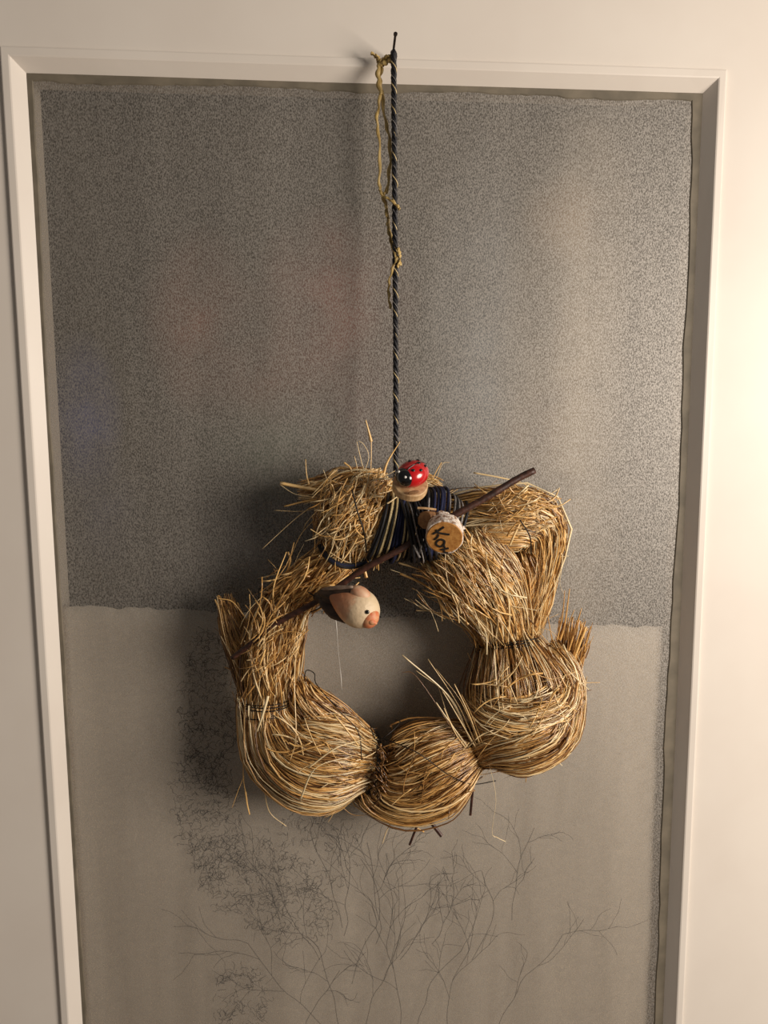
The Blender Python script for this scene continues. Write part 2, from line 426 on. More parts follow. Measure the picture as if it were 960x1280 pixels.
def shadow_squiggles(cx, cy, rx, ry, n, rot=0):
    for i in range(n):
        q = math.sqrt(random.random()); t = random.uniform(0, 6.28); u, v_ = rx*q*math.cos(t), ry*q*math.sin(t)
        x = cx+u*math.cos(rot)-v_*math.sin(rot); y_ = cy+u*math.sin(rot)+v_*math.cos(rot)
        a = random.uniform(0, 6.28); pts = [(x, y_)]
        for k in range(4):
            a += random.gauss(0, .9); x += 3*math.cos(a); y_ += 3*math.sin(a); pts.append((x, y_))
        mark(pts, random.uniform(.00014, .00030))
shadow_squiggles(262, 890, 36, 105, 420); shadow_squiggles(262, 1020, 42, 85, 360, -.25); shadow_squiggles(330, 1110, 100, 55, 480, .55); shadow_squiggles(300, 1250, 36, 45, 130); shadow_squiggles(390, 1060, 60, 60, 150)  # dark strokes fill the areas where the wreath's shadow falls
mko = obj('branch_shadow_marks', mk, 'marks', pane); mko['kind'] = 'stuff'; mko['label'] = 'faint dark branching marks and painted wreath shadow in the lower glass'
pane['label'] = 'grained obscure glass pane, dull grey'

# wall around the door, casing, floor
def struct(name, mb, mat, label):
    o = obj(name, mb, mat); tag(o, label, 'trim' if name.startswith('trim') else name.split('_')[0], kind='structure'); return o
g = 0.003
struct('wall_left', MB().box((-1.6, 0.0, 0), (DX0-0.085, 0.12, 2.5)), 'wall', 'plain pale plaster wall beyond the hinge side of the door')
struct('wall_right', MB().box((DX1+0.085, 0.0, 0), (1.6, 0.12, 2.5)), 'wall', 'plain pale plaster wall beyond the other side of the door')
struct('wall_top', MB().box((DX0-0.085, 0.0, DZ1+0.085), (DX1+0.085, 0.12, 2.5)), 'wall', 'plain pale plaster wall above the door')
struct('trim_1', MB().box((DX0-0.085, -0.012, 0), (DX0-g, 0.12, DZ1+0.085)), 'paint', 'white door casing upright on the dimmer side')
struct('trim_2', MB().box((DX1+g, -0.012, 0), (DX1+0.085, 0.12, DZ1+0.085)), 'paint', 'white door casing upright on the brighter side')
struct('trim_3', MB().box((DX0-g, -0.012, DZ1+g), (DX1+g, 0.12, DZ1+0.085)), 'paint', 'white door casing head above the door')
struct('floor', MB().box((-1.6, -2.0, -0.05), (1.6, 0.6, 0.0)), 'floor', 'brown wooden floor below the door')

# what shows through the glass: a stand-in dark cloth above, a pale sheet below
def wavy_sheet(name, x0, x1, ztop, zbot, y, amp, mat, jag=0.0, slope=0.0, nx=90, nz=60):
    V = []; F = []; ph = rng.uniform(0, 6, 4)
    for side in (0, 1):
        for i in range(nz+1):
            for j in range(nx+1):
                x = x0+(x1-x0)*j/nx
                zt = ztop+slope*(x)+jag*(math.sin(170*x+ph[0])+0.7*math.sin(410*x+ph[1])+0.5*math.sin(760*x+ph[2]))
                z = zt+(zbot-zt)*i/nz
                V.append((x, y+amp*(math.sin(38*x+ph[3])+0.5*math.sin(91*x+ph[1]))+0.0012*side, z))
    o = (nz+1)*(nx+1)
    for i in range(nz):
        for j in range(nx):
            a = i*(nx+1)+j
            F.append((a, a+nx+1, a+nx+2, a+1)); F.append((o+a, o+a+1, o+a+nx+2, o+a+nx+1))
    for j in range(nx):
        F.append((j, j+1, o+j+1, o+j)); a = nz*(nx+1)+j; F.append((a, o+a, o+a+1, a+1))
    for i in range(nz):
        a = i*(nx+1); F.append((a, o+a, o+a+nx+1, a+nx+1)); a = i*(nx+1)+nx; F.append((a, a+nx+1, o+a+nx+1, o+a))
    return obj(name, MB().add(V, F), mat, smooth=True)
def cloth_at(name, *a, **k):
    o = wavy_sheet(name, *a, **k); loc = Vector(o.location)
    o.data.transform(Matrix.Translation(loc)); o.location = (0, 0, 0)      # object coords = room coords
    return o
tag(cloth_at('standin_cloth', -0.36, 0.36, 1.98, 0.012, YC, 0.004, 'standin_cloth'), 'stand-in dark cloth behind the upper door glass, right-side brightness painted on it', 'cloth')
zL = at(80, 757, 0.0155); zR = at(800, 783, 0.0155)
sl = (zR[2]-zL[2])/(zR[0]-zL[0])
tag(cloth_at('pale_sheet', -0.2635, 0.2635, zL[2]-sl*zL[0], 0.45, 0.0152, 0.0002, 'pale_sheet', jag=0.0009, slope=sl), 'pale grey sheet behind the lower part of the door glass', 'sheet')

# ================================================================== WREATH
wc = at(505, 800, -0.02)
wreath = thing('straw_wreath', tuple(at(505, 1000, -0.02)), 'round bundled straw wreath hanging by a twisted dark cord in front of the glass', 'wreath')

def bundle(path, n, name='straw_bundle', flat=0.72, core=True, wid=(0.00025, 0.00105), spread=1.0, tl=(0.0, 1.0), endj=0.06, wander=0.06,
           twist=0.25, tint=(0.2, 0.85), fly=0.04, shell=0.45, short=0.15, K=11, label=None):
    """path: (px, py, y, radius px). straws run along it, spread over an elliptical section"""
    P = catmull([np.append(at(p[0], p[1], p[2]), p[3]*mpp(p[0], p[1], p[2])) for p in path], 60)
    Cc, R = P[:, :3], np.maximum(P[:, 3], 0.002)
    T = np.gradient(Cc, axis=0); T /= np.linalg.norm(T, axis=1)[:, None]
    D = np.array([0, -1.0, 0]); D = D[None]-T*(T@D)[:, None]; D /= np.linalg.norm(D, axis=1)[:, None]
    L = np.cross(T, D)
    us = np.linspace(0, 1, 60)
    def samp(A, t): return np.stack([np.interp(t, us, A[:, i]) for i in range(A.shape[1])], -1)
    th = rng.uniform(0, 2*math.pi, n)
    # more straws on the room side than at the back
    flip = (np.sin(th) < -0.2) & (rng.random(n) < 0.7); th[flip] *= -1
    rho = np.sqrt(rng.uniform(shell**2, 1, n))*rng.normal(1.0, 0.075, n)
    t0 = tl[0]+np.abs(rng.normal(0, endj, n)); t1 = tl[1]-np.abs(rng.normal(0, endj, n))
    sh = rng.random(n) < short; span = t1-t0
    t0 = np.where(sh & (rng.random(n) < .5), t0+span*rng.uniform(.2, .6, n), t0); t1 = np.where(sh & (rng.random(n) < .5), t1-span*rng.uniform(0, .35, n), t1)
    t0 -= rng.uniform(0, endj*0.5, n)
    s = np.linspace(0, 1, K)[None]
    t = t0[:, None]+(t1-t0)[:, None]*s
    tc_ = np.clip(t, 0, 1)
    tw = twist*rng.normal(0, 1, n)[:, None]
    ph = rng.uniform(0, 6.28, (n, 4)); fr = rng.uniform(.6, 2.3, (n, 2))
    ang = th[:, None]+tw*(s-0.5)*2+wander*1.2*np.sin(fr[:, :1]*s*3+ph[:, :1])
    rr = rho[:, None]*spread*(1+wander*np.sin(fr[:, 1:]*s*3+ph[:, 1:2]))
    fl = rng.random(n) < fly
    rr = rr+fl[:, None]*np.maximum(0, np.abs(s-0.5)*2-0.45)**1.5*rng.uniform(0.3, 1.4, n)[:, None]*(np.sign(s-0.5) == np.sign(rng.normal(size=n))[:, None])
    c = samp(Cc, tc_); l = samp(L, tc_); d = samp(D, tc_); rad = np.interp(tc_, us, R)
    tt = samp(T, tc_)
    over = (t-tc_)*np.linalg.norm(np.diff(Cc, axis=0), axis=1).sum()
    Pp = c+l*(rad*rr*np.cos(ang))[..., None]+d*(rad*rr*flat*np.sin(ang))[..., None]+tt*over[..., None]
    W = np.exp(rng.uniform(np.log(wid[0]), np.log(wid[1]), n))[:, None]*(1-0.35*np.abs(s-0.4))
    W = W*np.where(s > 0.93, 0.7, 1.0)
    ti = np.where(rng.random(n) < .30, rng.uniform(0, .30, n), rng.uniform(tint[0]+.16, tint[1]+.18, n))
    # keep the back clear of the glass
    Pp[..., 1] = np.minimum(Pp[..., 1], YG-0.0035)
    o = straw_mesh(name, Pp, W, ti, wreath)
    o['kind'] = 'stuff'
    if label: o['label'] = label
    if core:
        mb = MB(); V = []; F = []; sides = 14
        for i in range(0, 60, 3):
            for j in range(sides):
                a = 2*math.pi*j/sides; q = R[i]*0.60*spread
                pt = Cc[i]+L[i]*q*math.cos(a)+D[i]*q*flat*math.sin(a); pt[1] = min(pt[1], YG-0.004)
                V.append(pt)
        kk = len(V)//sides
        for i in range(kk-1):
            for j in range(sides): F.append((i*sides+j, i*sides+(j+1) % sides, (i+1)*sides+(j+1) % sides, (i+1)*sides+j))
        F += [tuple(range(sides))[::-1], tuple((kk-1)*sides+j for j in range(sides))]
        mb.add(V, F, 0.02); obj('shade_core', mb, 'straw', o, smooth=True)  # core coloured very dark to paint shade into gaps between straws
    return Cc, L, D, R

YW = -0.024
# left side: tuft, upper arm, neck
bundle([(283, 752, YW+.006, 10), (292, 785, YW+.004, 17), (312, 830, YW, 24), (326, 868, YW, 26)], 420, fly=0.15, endj=0.2, short=.6, tint=(0.0, 0.5))
bundle([(436, 685, YW, 24), (400, 715, YW, 27), (362, 748, YW, 27), (335, 775, YW, 24)], 650, endj=0.1, tint=(0.12, 0.65), wander=.06, wid=(.0004, .0011))
Hh = bundle([(362, 745, YW-.002, 26), (346, 785, YW-.004, 36), (336, 835, YW-.003, 36), (333, 875, YW-.002, 31)], 950, tint=(0.15, 0.85), fly=0.06, endj=0.09)
# bottom left puff
Aa = bundle([(332, 862, YW, 31), (334, 895, YW, 34), (352, 928, YW-.004, 50), (388, 944, YW-.006, 64), (425, 948, YW-.004, 60), (450, 950, YW-.002, 42), (464, 950, YW, 32)], 1900, K=18, tint=(0.2, 0.95), endj=0.035, wander=.05, twist=.22, fly=.03, shell=.6)
bundle([(372, 852, YW-.004, 14), (382, 874, YW-.008, 22), (415, 902, YW-.006, 26), (460, 928, YW, 16)], 300, tint=(0.15, 0.7), core=False, endj=.16)
# bottom puff
Bb = bundle([(464, 962, YW, 36), (480, 972, YW, 46), (508, 972, YW-.004, 57), (540, 958, YW-.006, 60), (574, 942, YW-.004, 44), (600, 934, YW-.002, 22)], 1700, K=18, tint=(0.05, 0.75), endj=0.03, wander=.05, twist=.22, fly=.03, shell=.6)
# right lower ball: the fanned neck, then the wrap round its base
C1 = bundle([(634, 795, YW, 34), (640, 825, YW-.003, 50), (645, 858, YW-.006, 62), (648, 890, YW-.004, 58), (650, 918, YW, 46)], 1500, tint=(0.1, 0.9), endj=0.07, wander=.035, twist=.12, fly=.04, wid=(.0003, .0009))
C2 = bundle([(680, 815, YW-.004, 24), (704, 852, YW-.012, 25), (692, 908, YW-.022, 34), (654, 928, YW-.026, 40), (616, 936, YW-.018, 30), (594, 944, YW-.006, 19)], 1500, K=16, tint=(0.1, 1.0), endj=0.08, wander=.06, twist=.3, fly=.05, flat=.6, core=False)
bundle([(716, 842, YW-.012, 20), (700, 880, YW-.026, 30), (655, 897, YW-.034, 28), (610, 890, YW-.026, 22), (585, 872, YW-.012, 14)], 170, tint=(0.4, 1.0), endj=0.1, wander=.12, fly=.08, flat=.45, core=False, twist=.3)
bundle([(700, 880, YW, 20), (706, 840, YW, 22), (713, 805, YW, 24), (719, 770, YW, 32)], 60, tint=(0.1, 0.5), endj=0.22, wander=.05, core=False, wid=(.0005, .0014), shell=.1)
# right upper: fan from the tie, loop over the top
bundle([(650, 797, YW+.002, 20), (663, 752, YW+.004, 25), (668, 712, YW+.004, 26), (660, 680, YW+.004, 30)], 750, tint=(0.12, 0.75), endj=0.08, wander=.1, fly=.05)
D1 = bundle([(632, 800, YW-.002, 32), (622, 768, YW-.006, 40), (603, 732, YW-.012, 48), (578, 698, YW-.012, 48), (562, 676, YW-.010, 44)], 1700, tint=(0.25, 0.95), endj=0.09, wander=.05, fly=.06, wid=(.0003, .00095))
E1 = bundle([(562, 655, YW, 30), (592, 650, YW-.004, 34), (628, 648, YW-.008, 36), (660, 648, YW-.008, 36), (680, 664, YW-.004, 28), (680, 700, YW, 20), (668, 750, YW, 16), (660, 790, YW, 14)], 1700, tint=(0.25, 0.95), endj=0.09, wander=.1, fly=.05, short=.35)
# top: joint under the yarn, and the clipped top-left bundle
J1 = bundle([(455, 655, YW, 34), (490, 652, YW, 34), (530, 652, YW, 34), (572, 652, YW, 32)], 600, tint=(0.15, 0.7))
F1 = bundle([(486, 606, YW-.004, 22), (462, 628, YW-.008, 38), (438, 656, YW-.010, 42), (416, 688, YW-.006, 24)], 1500, tint=(0.25, 0.9), endj=0.14, wander=.2, fly=.10, short=.5, twist=.5, wid=(.0003, .0008))
bundle([(470, 618, YW-.002, 26), (440, 610, YW-.004, 24), (405, 612, YW-.002, 17), (372, 614, YW, 11)], 420, tint=(0.25, 0.9), endj=0.16, wander=.2, fly=.12, short=.5, core=False, wid=(.0003, .0009))
bundle([(505, 600, YW+.006, 12), (525, 603, YW+.006, 14), (553, 612, YW+.006, 9)], 110, tint=(0.3, 0.9), endj=0.15, wander=.2, fly=.12, short=.5, core=False)

# cross-lying straws on top of the bundles
def scatter(cx, cy, sx, sy, y, n, ang, spread, length, tint=(0.35, 1.0), wid=(.00035, .0008)):
    K = 6; P = np.zeros((n, K, 3))
    for i in range(n):
        x = cx+rng.uniform(-1, 1)*sx; yy = cy+rng.uniform(-1, 1)*sy
        a = math.radians(ang+rng.normal(0, spread)); l = length*rng.uniform(.5, 1.3); cv = rng.normal(0, .12)*l
        q = ((x-cx)/sx)**2+((yy-cy)/sy)**2
        for k in range(K):
            s = k/(K-1)-.5
            X = x+math.cos(a)*l*s-math.sin(a)*cv*(s*s*4); Yp = yy-math.sin(a)*l*s-math.cos(a)*cv*(s*s*4)
            P[i, k] = at(X, Yp, y+.010*min(q, 1.5)+rng.normal(0, .0015))
    W = np.exp(rng.uniform(math.log(wid[0]), math.log(wid[1]), n))[:, None]*np.ones((1, K))
    o = straw_mesh('cross_straws', P, W, rng.uniform(*tint, n), wreath); o['kind'] = 'stuff'
scatter(440, 648, 38, 45, -.064, 130, 60, 28, 46)
scatter(650, 640, 42, 26, -.060, 70, 15, 30, 40)
scatter(655, 885, 55, 45, -.072, 34, 20, 45, 45)
scatter(340, 800, 30, 50, -.056, 70, 80, 25, 50, tint=(.3, .85))
scatter(595, 720, 40, 40, -.066, 60, -55, 14, 60)
scatter(390, 930, 45, 45, -.073, 16, -20, 30, 50, tint=(.4, .95))
scatter(530, 960, 45, 40, -.070, 18, 35, 20, 50, tint=(.2, .8))
scatter(476, 972, 12, 34, -.052, 70, -60, 30, 18, tint=(0, .25), wid=(.0004, .0009))
scatter(560, 738, 32, 30, -.052, 26, -42, 14, 60, tint=(.3, .95), wid=(.0003, .0010))
scatter(385, 730, 40, 25, -.047, 60, 38, 14, 60, tint=(.2, .75), wid=(.0005, .0012))

# single straws that stand clear of the bundles: one object each
def loose(pts, w=0.0006, tint=0.8, tip=0.4, k=18, name='loose_straw'):
    P = pxpath(pts, k)[None]; s = np.linspace(0, 1, k)[None]
    W = w*(1-(1-tip)*s)
    o = straw_mesh(name, P, W, np.array([tint]), wreath)
    return o
y = YW-.01
LS = [ # top-left
 ([(440, 616, y), (395, 612, y), (350, 604, y)], .0017, .75, 1.2), ([(430, 622, y), (390, 625, y), (355, 633, y)], .0012, .6, .5),
 ([(400, 622, y), (370, 618, y), (350, 606, y)], .0004, .9, .6), ([(388, 634, y), (365, 652, y), (328, 686, y)], .0005, .85, .5),
 ([(430, 620, y), (385, 638, y), (342, 638, y)], .0006, .8, .4), ([(386, 606, y), (383, 592, y), (382, 574, y)], .0008, .7, .3),
 ([(412, 605, y), (408, 597, y), (404, 587, y)], .0007, .85, .6), ([(463, 600, y), (464, 570, y), (464, 550, y)], .0005, .7, 1.0),
 ([(464, 552, y), (461, 540, y), (457, 525, y)], .0012, .72, .4), ([(456, 595, y), (450, 570, y), (446, 552, y)], .0005, .85, .5),
 ([(452, 598, y), (461, 572, y), (455, 556, y), (448, 551, y)], .0004, .85, .6), ([(478, 600, y), (484, 578, y), (500, 552, y)], .0014, .7, .2),
 ([(440, 595, y), (438, 585, y), (430, 578, y)], .0012, .65, 1.0), ([(448, 598, y), (446, 583, y), (443, 570, y)], .0005, .8, .5),
 ([(540, 600, y), (546, 588, y), (552, 578, y)], .0007, .6, .8), ([(532, 605, y), (545, 598, y), (553, 580, y), (562, 578, y)], .0004, .8, .6),
 ([(390, 645, y), (395, 655, y), (399, 664, y)], .0010, .7, 1.0), ([(415, 690, y), (380, 700, y), (345, 740, y), (335, 780, y)], .0009, .6, .6),
 ([(392, 650, y), (375, 670, y), (362, 700, y), (358, 715, y)], .0005, .6, .4), ([(360, 690, y), (362, 705, y), (348, 745, y), (345, 770, y)], .0012, .6, .5),
 ([(437, 662, y-.02), (432, 680, y-.02), (427, 704, y-.02)], .0009, .95, .9), ([(448, 668, y-.02), (452, 680, y-.02), (455, 696, y-.02)], .0015, .7, 1.0),
 ([(412, 690, y-.02), (428, 700, y-.02), (450, 708, y-.02)], .0008, .9, .6), ([(452, 705, y-.02), (456, 715, y-.02), (458, 722, y-.02)], .0014, .6, 1.0),
 # centre top
 ([(498, 703, y), (520, 710, y), (545, 722, y)], .0013, .8, .8), ([(500, 717, y), (525, 728, y), (552, 745, y)], .0014, .6, .8),
 ([(488, 712, y), (510, 720, y), (530, 735, y)], .0005, .9, .5), ([(505, 748, y), (535, 762, y), (575, 776, y)], .0005, .95, .5),
 ([(520, 763, y), (545, 766, y), (578, 785, y)], .0004, .8, .5), ([(515, 735, y), (545, 752, y), (580, 770, y)], .0006, .7, .5),
 # upper right
 ([(592, 591, y), (625, 597, y), (655, 605, y), (672, 622, y)], .0011, .85, .7), ([(600, 625, y), (615, 606, y), (622, 600, y)], .0004, .5, .6),
 ([(672, 625, y), (668, 608, y), (640, 604, y)], .0005, .75, .6), ([(636, 606, y), (634, 618, y), (634, 622, y)], .0006, .8, .8),
 ([(615, 628, y-.02), (622, 640, y-.02), (628, 664, y-.02)], .0004, .95, .7), ([(650, 653, y-.02), (643, 668, y-.02), (637, 682, y-.02)], .0010, .8, .9),
 ([(680, 640, y), (694, 660, y), (695, 685, y), (690, 700, y)], .0006, .85, .4), ([(690, 690, y), (703, 695, y), (695, 730, y), (668, 770, y)], .0005, .95, .5),
 ([(700, 690, y), (685, 730, y), (660, 775, y)], .0008, .95, .4), ([(702, 712, y), (700, 730, y), (706, 745, y)], .0003, .9, .5),
 ([(711, 695, y), (690, 696, y), (672, 693, y)], .0004, .95, .6), ([(705, 680, y), (700, 668, y), (693, 655, y)], .0003, .9, .5),
 ([(640, 758, y-.02), (655, 760, y-.02), (671, 763, y-.02)], .0007, 1.0, .7), ([(673, 795, y), (678, 760, y), (690, 730, y)], .0005, .8, .6),
 # right ball, strays at its right side
 ([(700, 800, y), (706, 780, y), (712, 736, y)], .0013, .5, .3), ([(705, 830, y), (718, 790, y), (727, 760, y)], .0016, .45, .3),
 ([(710, 840, y), (722, 805, y), (735, 785, y)], .0016, .5, .8), ([(696, 800, y), (703, 770, y), (706, 738, y)], .0011, .45, .3),
 ([(712, 845, y), (724, 815, y), (736, 800, y)], .0012, .5, .3), ([(690, 800, y), (685, 770, y), (684, 745, y)], .0005, .4, .5),
 ([(690, 815, y), (700, 775, y), (704, 760, y)], .0005, .3, .5), ([(702, 830, y), (716, 800, y), (721, 775, y)], .0013, .5, .4),
 ([(715, 850, y), (730, 820, y), (742, 795, y)], .0005, .5, .4), ([(708, 800, y), (712, 778, y), (718, 762, y)], .0011, .55, .3),
 ([(712, 860, y), (728, 854, y), (750, 853, y)], .0006, .7, .5), ([(715, 875, y), (728, 866, y), (740, 862, y)], .0004, .15, .6),
 ([(725, 868, y), (733, 880, y), (725, 910, y), (712, 930, y)], .0004, .9, .6), ([(700, 822, y-.015), (712, 840, y-.015), (736, 862, y-.015)], .0006, .95, .5),
 ([(705, 835, y-.015), (716, 852, y-.015), (722, 880, y-.015)], .0005, .95, .5), ([(720, 880, y), (722, 900, y), (700, 935, y), (660, 962, y)], .0007, .8, .6),
 ([(670, 950, y-.01), (690, 948, y-.01), (703, 957, y-.01)], .0007, 1.0, .6), ([(660, 960, y), (658, 970, y), (657, 978, y)], .0005, .4, .6),
 # inner fan on the ball's left
 ([(590, 930, y-.01), (562, 872, y-.012), (503, 819, y-.014)], .0010, .95, .9), ([(588, 925, y-.01), (560, 870, y-.012), (520, 838, y-.012)], .0010, .85, .7),
 ([(595, 930, y-.012), (572, 880, y-.014), (535, 824, y-.012)], .0008, .8, .5), ([(600, 935, y-.012), (578, 880, y-.014), (545, 836, y-.012)], .0008, .75, .5),
 ([(585, 935, y-.01), (560, 900, y-.012), (545, 878, y-.012)], .0008, .9, .6), ([(578, 935, y-.01), (555, 895, y-.012), (520, 845, y-.01), (503, 840, y-.01)], .0004, .15, .5),
 ([(600, 930, y-.014), (585, 890, y-.018), (568, 855, y-.018)], .0009, .75, .6), ([(605, 935, y-.014), (590, 895, y-.018), (577, 868, y-.018)], .0009, .7, .5),
 ([(590, 945, y-.01), (570, 918, y-.012), (555, 885, y-.012)], .0007, .8, .5), ([(598, 940, y-.012), (566, 885, y-.014), (552, 862, y-.012)], .0007, .85, .5),
 ([(580, 928, y-.008), (562, 900, y-.01), (548, 858, y-.01)], .0006, .8, .5),
 # below
 ([(605, 940, y-.014), (614, 965, y-.014), (620, 1000, y-.01), (615, 1040, y-.008), (622, 1047, y-.008), (632, 1052, y-.008)], .0004, .95, .9),
 ([(306, 930, y), (304, 970, y), (309, 1000, y)], .0006, .6, .8), ([(307, 990, y), (309, 1005, y), (312, 1018, y)], .0014, .65, .7),
 ([(330, 985, y), (337, 1015, y), (358, 1033, y)], .0004, .85, .8), ([(305, 970, y), (297, 990, y), (290, 1010, y)], .0003, .6, .6),
 ([(425, 1000, y), (415, 1020, y), (410, 1028, y)], .0004, .7, .6), ([(450, 985, y), (430, 1010, y), (405, 1022, y)], .0004, .7, .6),
 ([(500, 1010, y), (485, 1035, y), (478, 1055, y)], .0006, .85, .5), ([(495, 1020, y), (512, 1030, y), (530, 1040, y)], .0012, .55, .7),
 ([(420, 1000, y), (440, 1018, y), (465, 1018, y)], .0003, .4, .6),
 # left
 ([(300, 850, y), (282, 800, y), (271, 745, y)], .0005, .8, .5), ([(305, 770, y), (290, 752, y), (272, 748, y)], .0008, .6, .4),
 ([(320, 860, y), (295, 830, y), (276, 795, y)], .0005, .9, .6), ([(345, 775, y-.01), (342, 735, y-.008), (358, 690, y-.004)], .0012, .65, .4),
 ([(330, 790, y-.012), (330, 825, y-.012), (336, 860, y-.012)], .0012, .85, 1.0), ([(335, 870, y-.012), (328, 895, y-.014), (321, 915, y-.014)], .0013, .95, .4),
 ([(372, 790, y-.012), (368, 850, y-.016), (370, 920, y-.03), (363, 950, y-.035)], .0007, .8, .5),
 ([(385, 960, y-.046), (420, 935, y-.046), (452, 925, y-.03)], .0007, .9, .5), ([(375, 1000, y-.03), (395, 960, y-.044), (440, 945, y-.03)], .0007, .9, .5)]
for a_ in LS: loose(*a_)
# many thin flyaway fibres round the outline, each on its own
for k in range(70):
    th = random.uniform(0, 2*math.pi)
    ox, oy = 507+215*math.cos(th), 812+205*math.sin(th)
    if oy < 640 and 480 < ox < 600: continue
    ox2 = 507+172*math.cos(th); oy2 = 812+165*math.sin(th); tg = th+random.choice((-1, 1))*random.uniform(.5, 1.5)
    l = random.uniform(25, 60)
    ex, ey = ox2+l*math.cos(tg), oy2+l*math.sin(tg); mx_, my_ = (ox2+ex)/2+random.uniform(-9, 9), (oy2+ey)/2+random.uniform(-9, 9)
    yy = YW-random.uniform(0, .02)
    loose([(ox2, oy2, yy), (mx_, my_, yy), (ex, ey, yy)], random.uniform(.0002, .0005), random.uniform(.4, .95), .5, 8)

# binding wire
def ring(B, t, turns, tilt=0.0, gap=0.0016, r=0.00045, grow=1.04, flat=0.72, name='binding_wire'):
    Cc, L, D, R = B; i = t*59; i0 = int(min(i, 58)); fI = i-i0
    f_ = lambda A: A[i0]*(1-fI)+A[i0+1]*fI
    c, l, d, rad = f_(Cc), f_(L), f_(D), f_(R); T = np.cross(d, l)
    pts = []
    for k in range(int(turns*28)+1):
        a = 2*math.pi*k/28-2.0
        q = rad*grow*(1+.02*math.sin(3*a+t*9)); h = gap*(a/6.28)+tilt*rad*math.cos(a)+.0004*math.sin(2.3*a)
        p = c+l*q*math.cos(a)+d*q*flat*math.sin(a)*1.06+T*h
        p[1] = min(p[1], YG-.002); pts.append(p)
    return obj(name, MB().tube(pts, r, 6), 'wire', wreath, smooth=True)
ring(Hh, 0.97, 3.2, 0.10, .0022); ring(Aa, 0.14, 1.3, -.12); ring(Aa, 0.985, 3.4, 0, .0016, .0006, 1.06); ring(Bb, 0.03, 2.2, .05, .002, .0006, 1.04)
ring(Bb, 0.985, 2.3, .1, .0018, .0005, 1.1); ring(C1, 0.03, 3.3, -.10, .0018, .0005, 1.08); ring(F1, 0.55, 1.2, .25, .001, .0005, 1.06)
def wire(pts, r=.0005, n=30, name='loose_wire'): return obj(name, MB().tube(pxpath(pts, n), r, 6), 'wire', wreath, smooth=True)
wire([(380, 850, -.045), (383, 838, -.045), (393, 842, -.045), (396, 856, -.05), (425, 890, -.062), (448, 915, -.058), (452, 950, -.062)], .0004)
wire([(462, 905, -.04), (470, 925, -.058), (485, 918, -.06), (500, 903, -.05), (494, 900, -.045)], .0004)
wire([(470, 920, -.055), (520, 940, -.073), (560, 968, -.066), (590, 980, -.045), (620, 976, -.04)], .0004)
wire([(655, 968, -.035), (680, 965, -.035), (700, 945, -.035)], .0004)
wire([(440, 612, -.072), (447, 640, -.076), (455, 665, -.076), (458, 690, -.06)], .0006)
wire([(650, 650, -.068), (662, 670, -.068), (664, 692, -.06)], .0005)
wire([(463, 990, -.03), (467, 1018, -.03), (474, 1022, -.03), (475, 1008, -.03)], .0005)
wire([(323, 750, -.03), (325, 735, -.03), (338, 740, -.035)], .0004)

# dark twig ends sticking out below
def stub(a, b, r, tint='twig'): 
    return obj('twig_end', MB().tube(pxpath([a, ((a[0]+b[0])/2, (a[1]+b[1])/2, (a[2]+b[2])/2), b], 8), r, 7), tint, wreath, smooth=False)
stub((525, 1010, -.03), (552, 1045, -.036), .0017); stub((592, 975, -.03), (588, 1019, -.03), .0011); stub((530, 1010, -.04), (512, 1056, -.036), .0010)

# hanging cord: twisted navy and black plies with a gold thread
cord = obj('hanging_cord', MB().tube(pxpath([(492, 66, -.014), (493, 200, -.017), (494.5, 400, -.022), (495, 612, -.028)], 40), .0012, 8), 'black', wreath, smooth=True)
cp = pxpath([(492, 66, -.014), (493, 200, -.017), (494.5, 400, -.022), (495, 612, -.028)], 420)
Lc = np.concatenate([[0], np.cumsum(np.linalg.norm(np.diff(cp, axis=0), axis=1))])
for k, (mt, rr_, off) in enumerate((('black', .0012, .0011), ('black', .0012, .0011), ('black', .0012, .0011), ('gold', .00048, .0018))):
    ph0 = k*2.094 if k < 3 else 1.05
    ang = Lc/0.0165*2*math.pi+ph0+0.5*np.sin(Lc*31)
    amp = off*(1+.08*np.sin(Lc*47+k)) if k < 3 else off*(.85+.25*np.sin(Lc*83)+.12*np.sin(Lc*211))
    hp = cp+np.stack([np.cos(ang)*amp, np.sin(ang)*amp, 0*ang], 1)
    o = obj('cord_ply' if k < 3 else 'gold_thread', MB().tube(hp, rr_, 6), mt, cord, smooth=True)
ang = Lc/0.0165*2*math.pi+3.5+0.9*np.sin(Lc*19)
obj('gold_thread', MB().tube(cp+np.stack([np.cos(ang)*.0020, np.sin(ang)*.0020, 0*ang], 1), .00025, 5), 'silver', cord, smooth=True)
# loop over the nail
obj('cord_knot', MB().ellipsoid(at(492, 70, -.014), np.array([[0, 0, 1], [1, 0, 0], [0, 1, 0]]), (.005, .0025, .0027), fn=lambda l, t, p: l*(1+.12*math.sin(5*t+3*p))), 'black', cord, smooth=True)

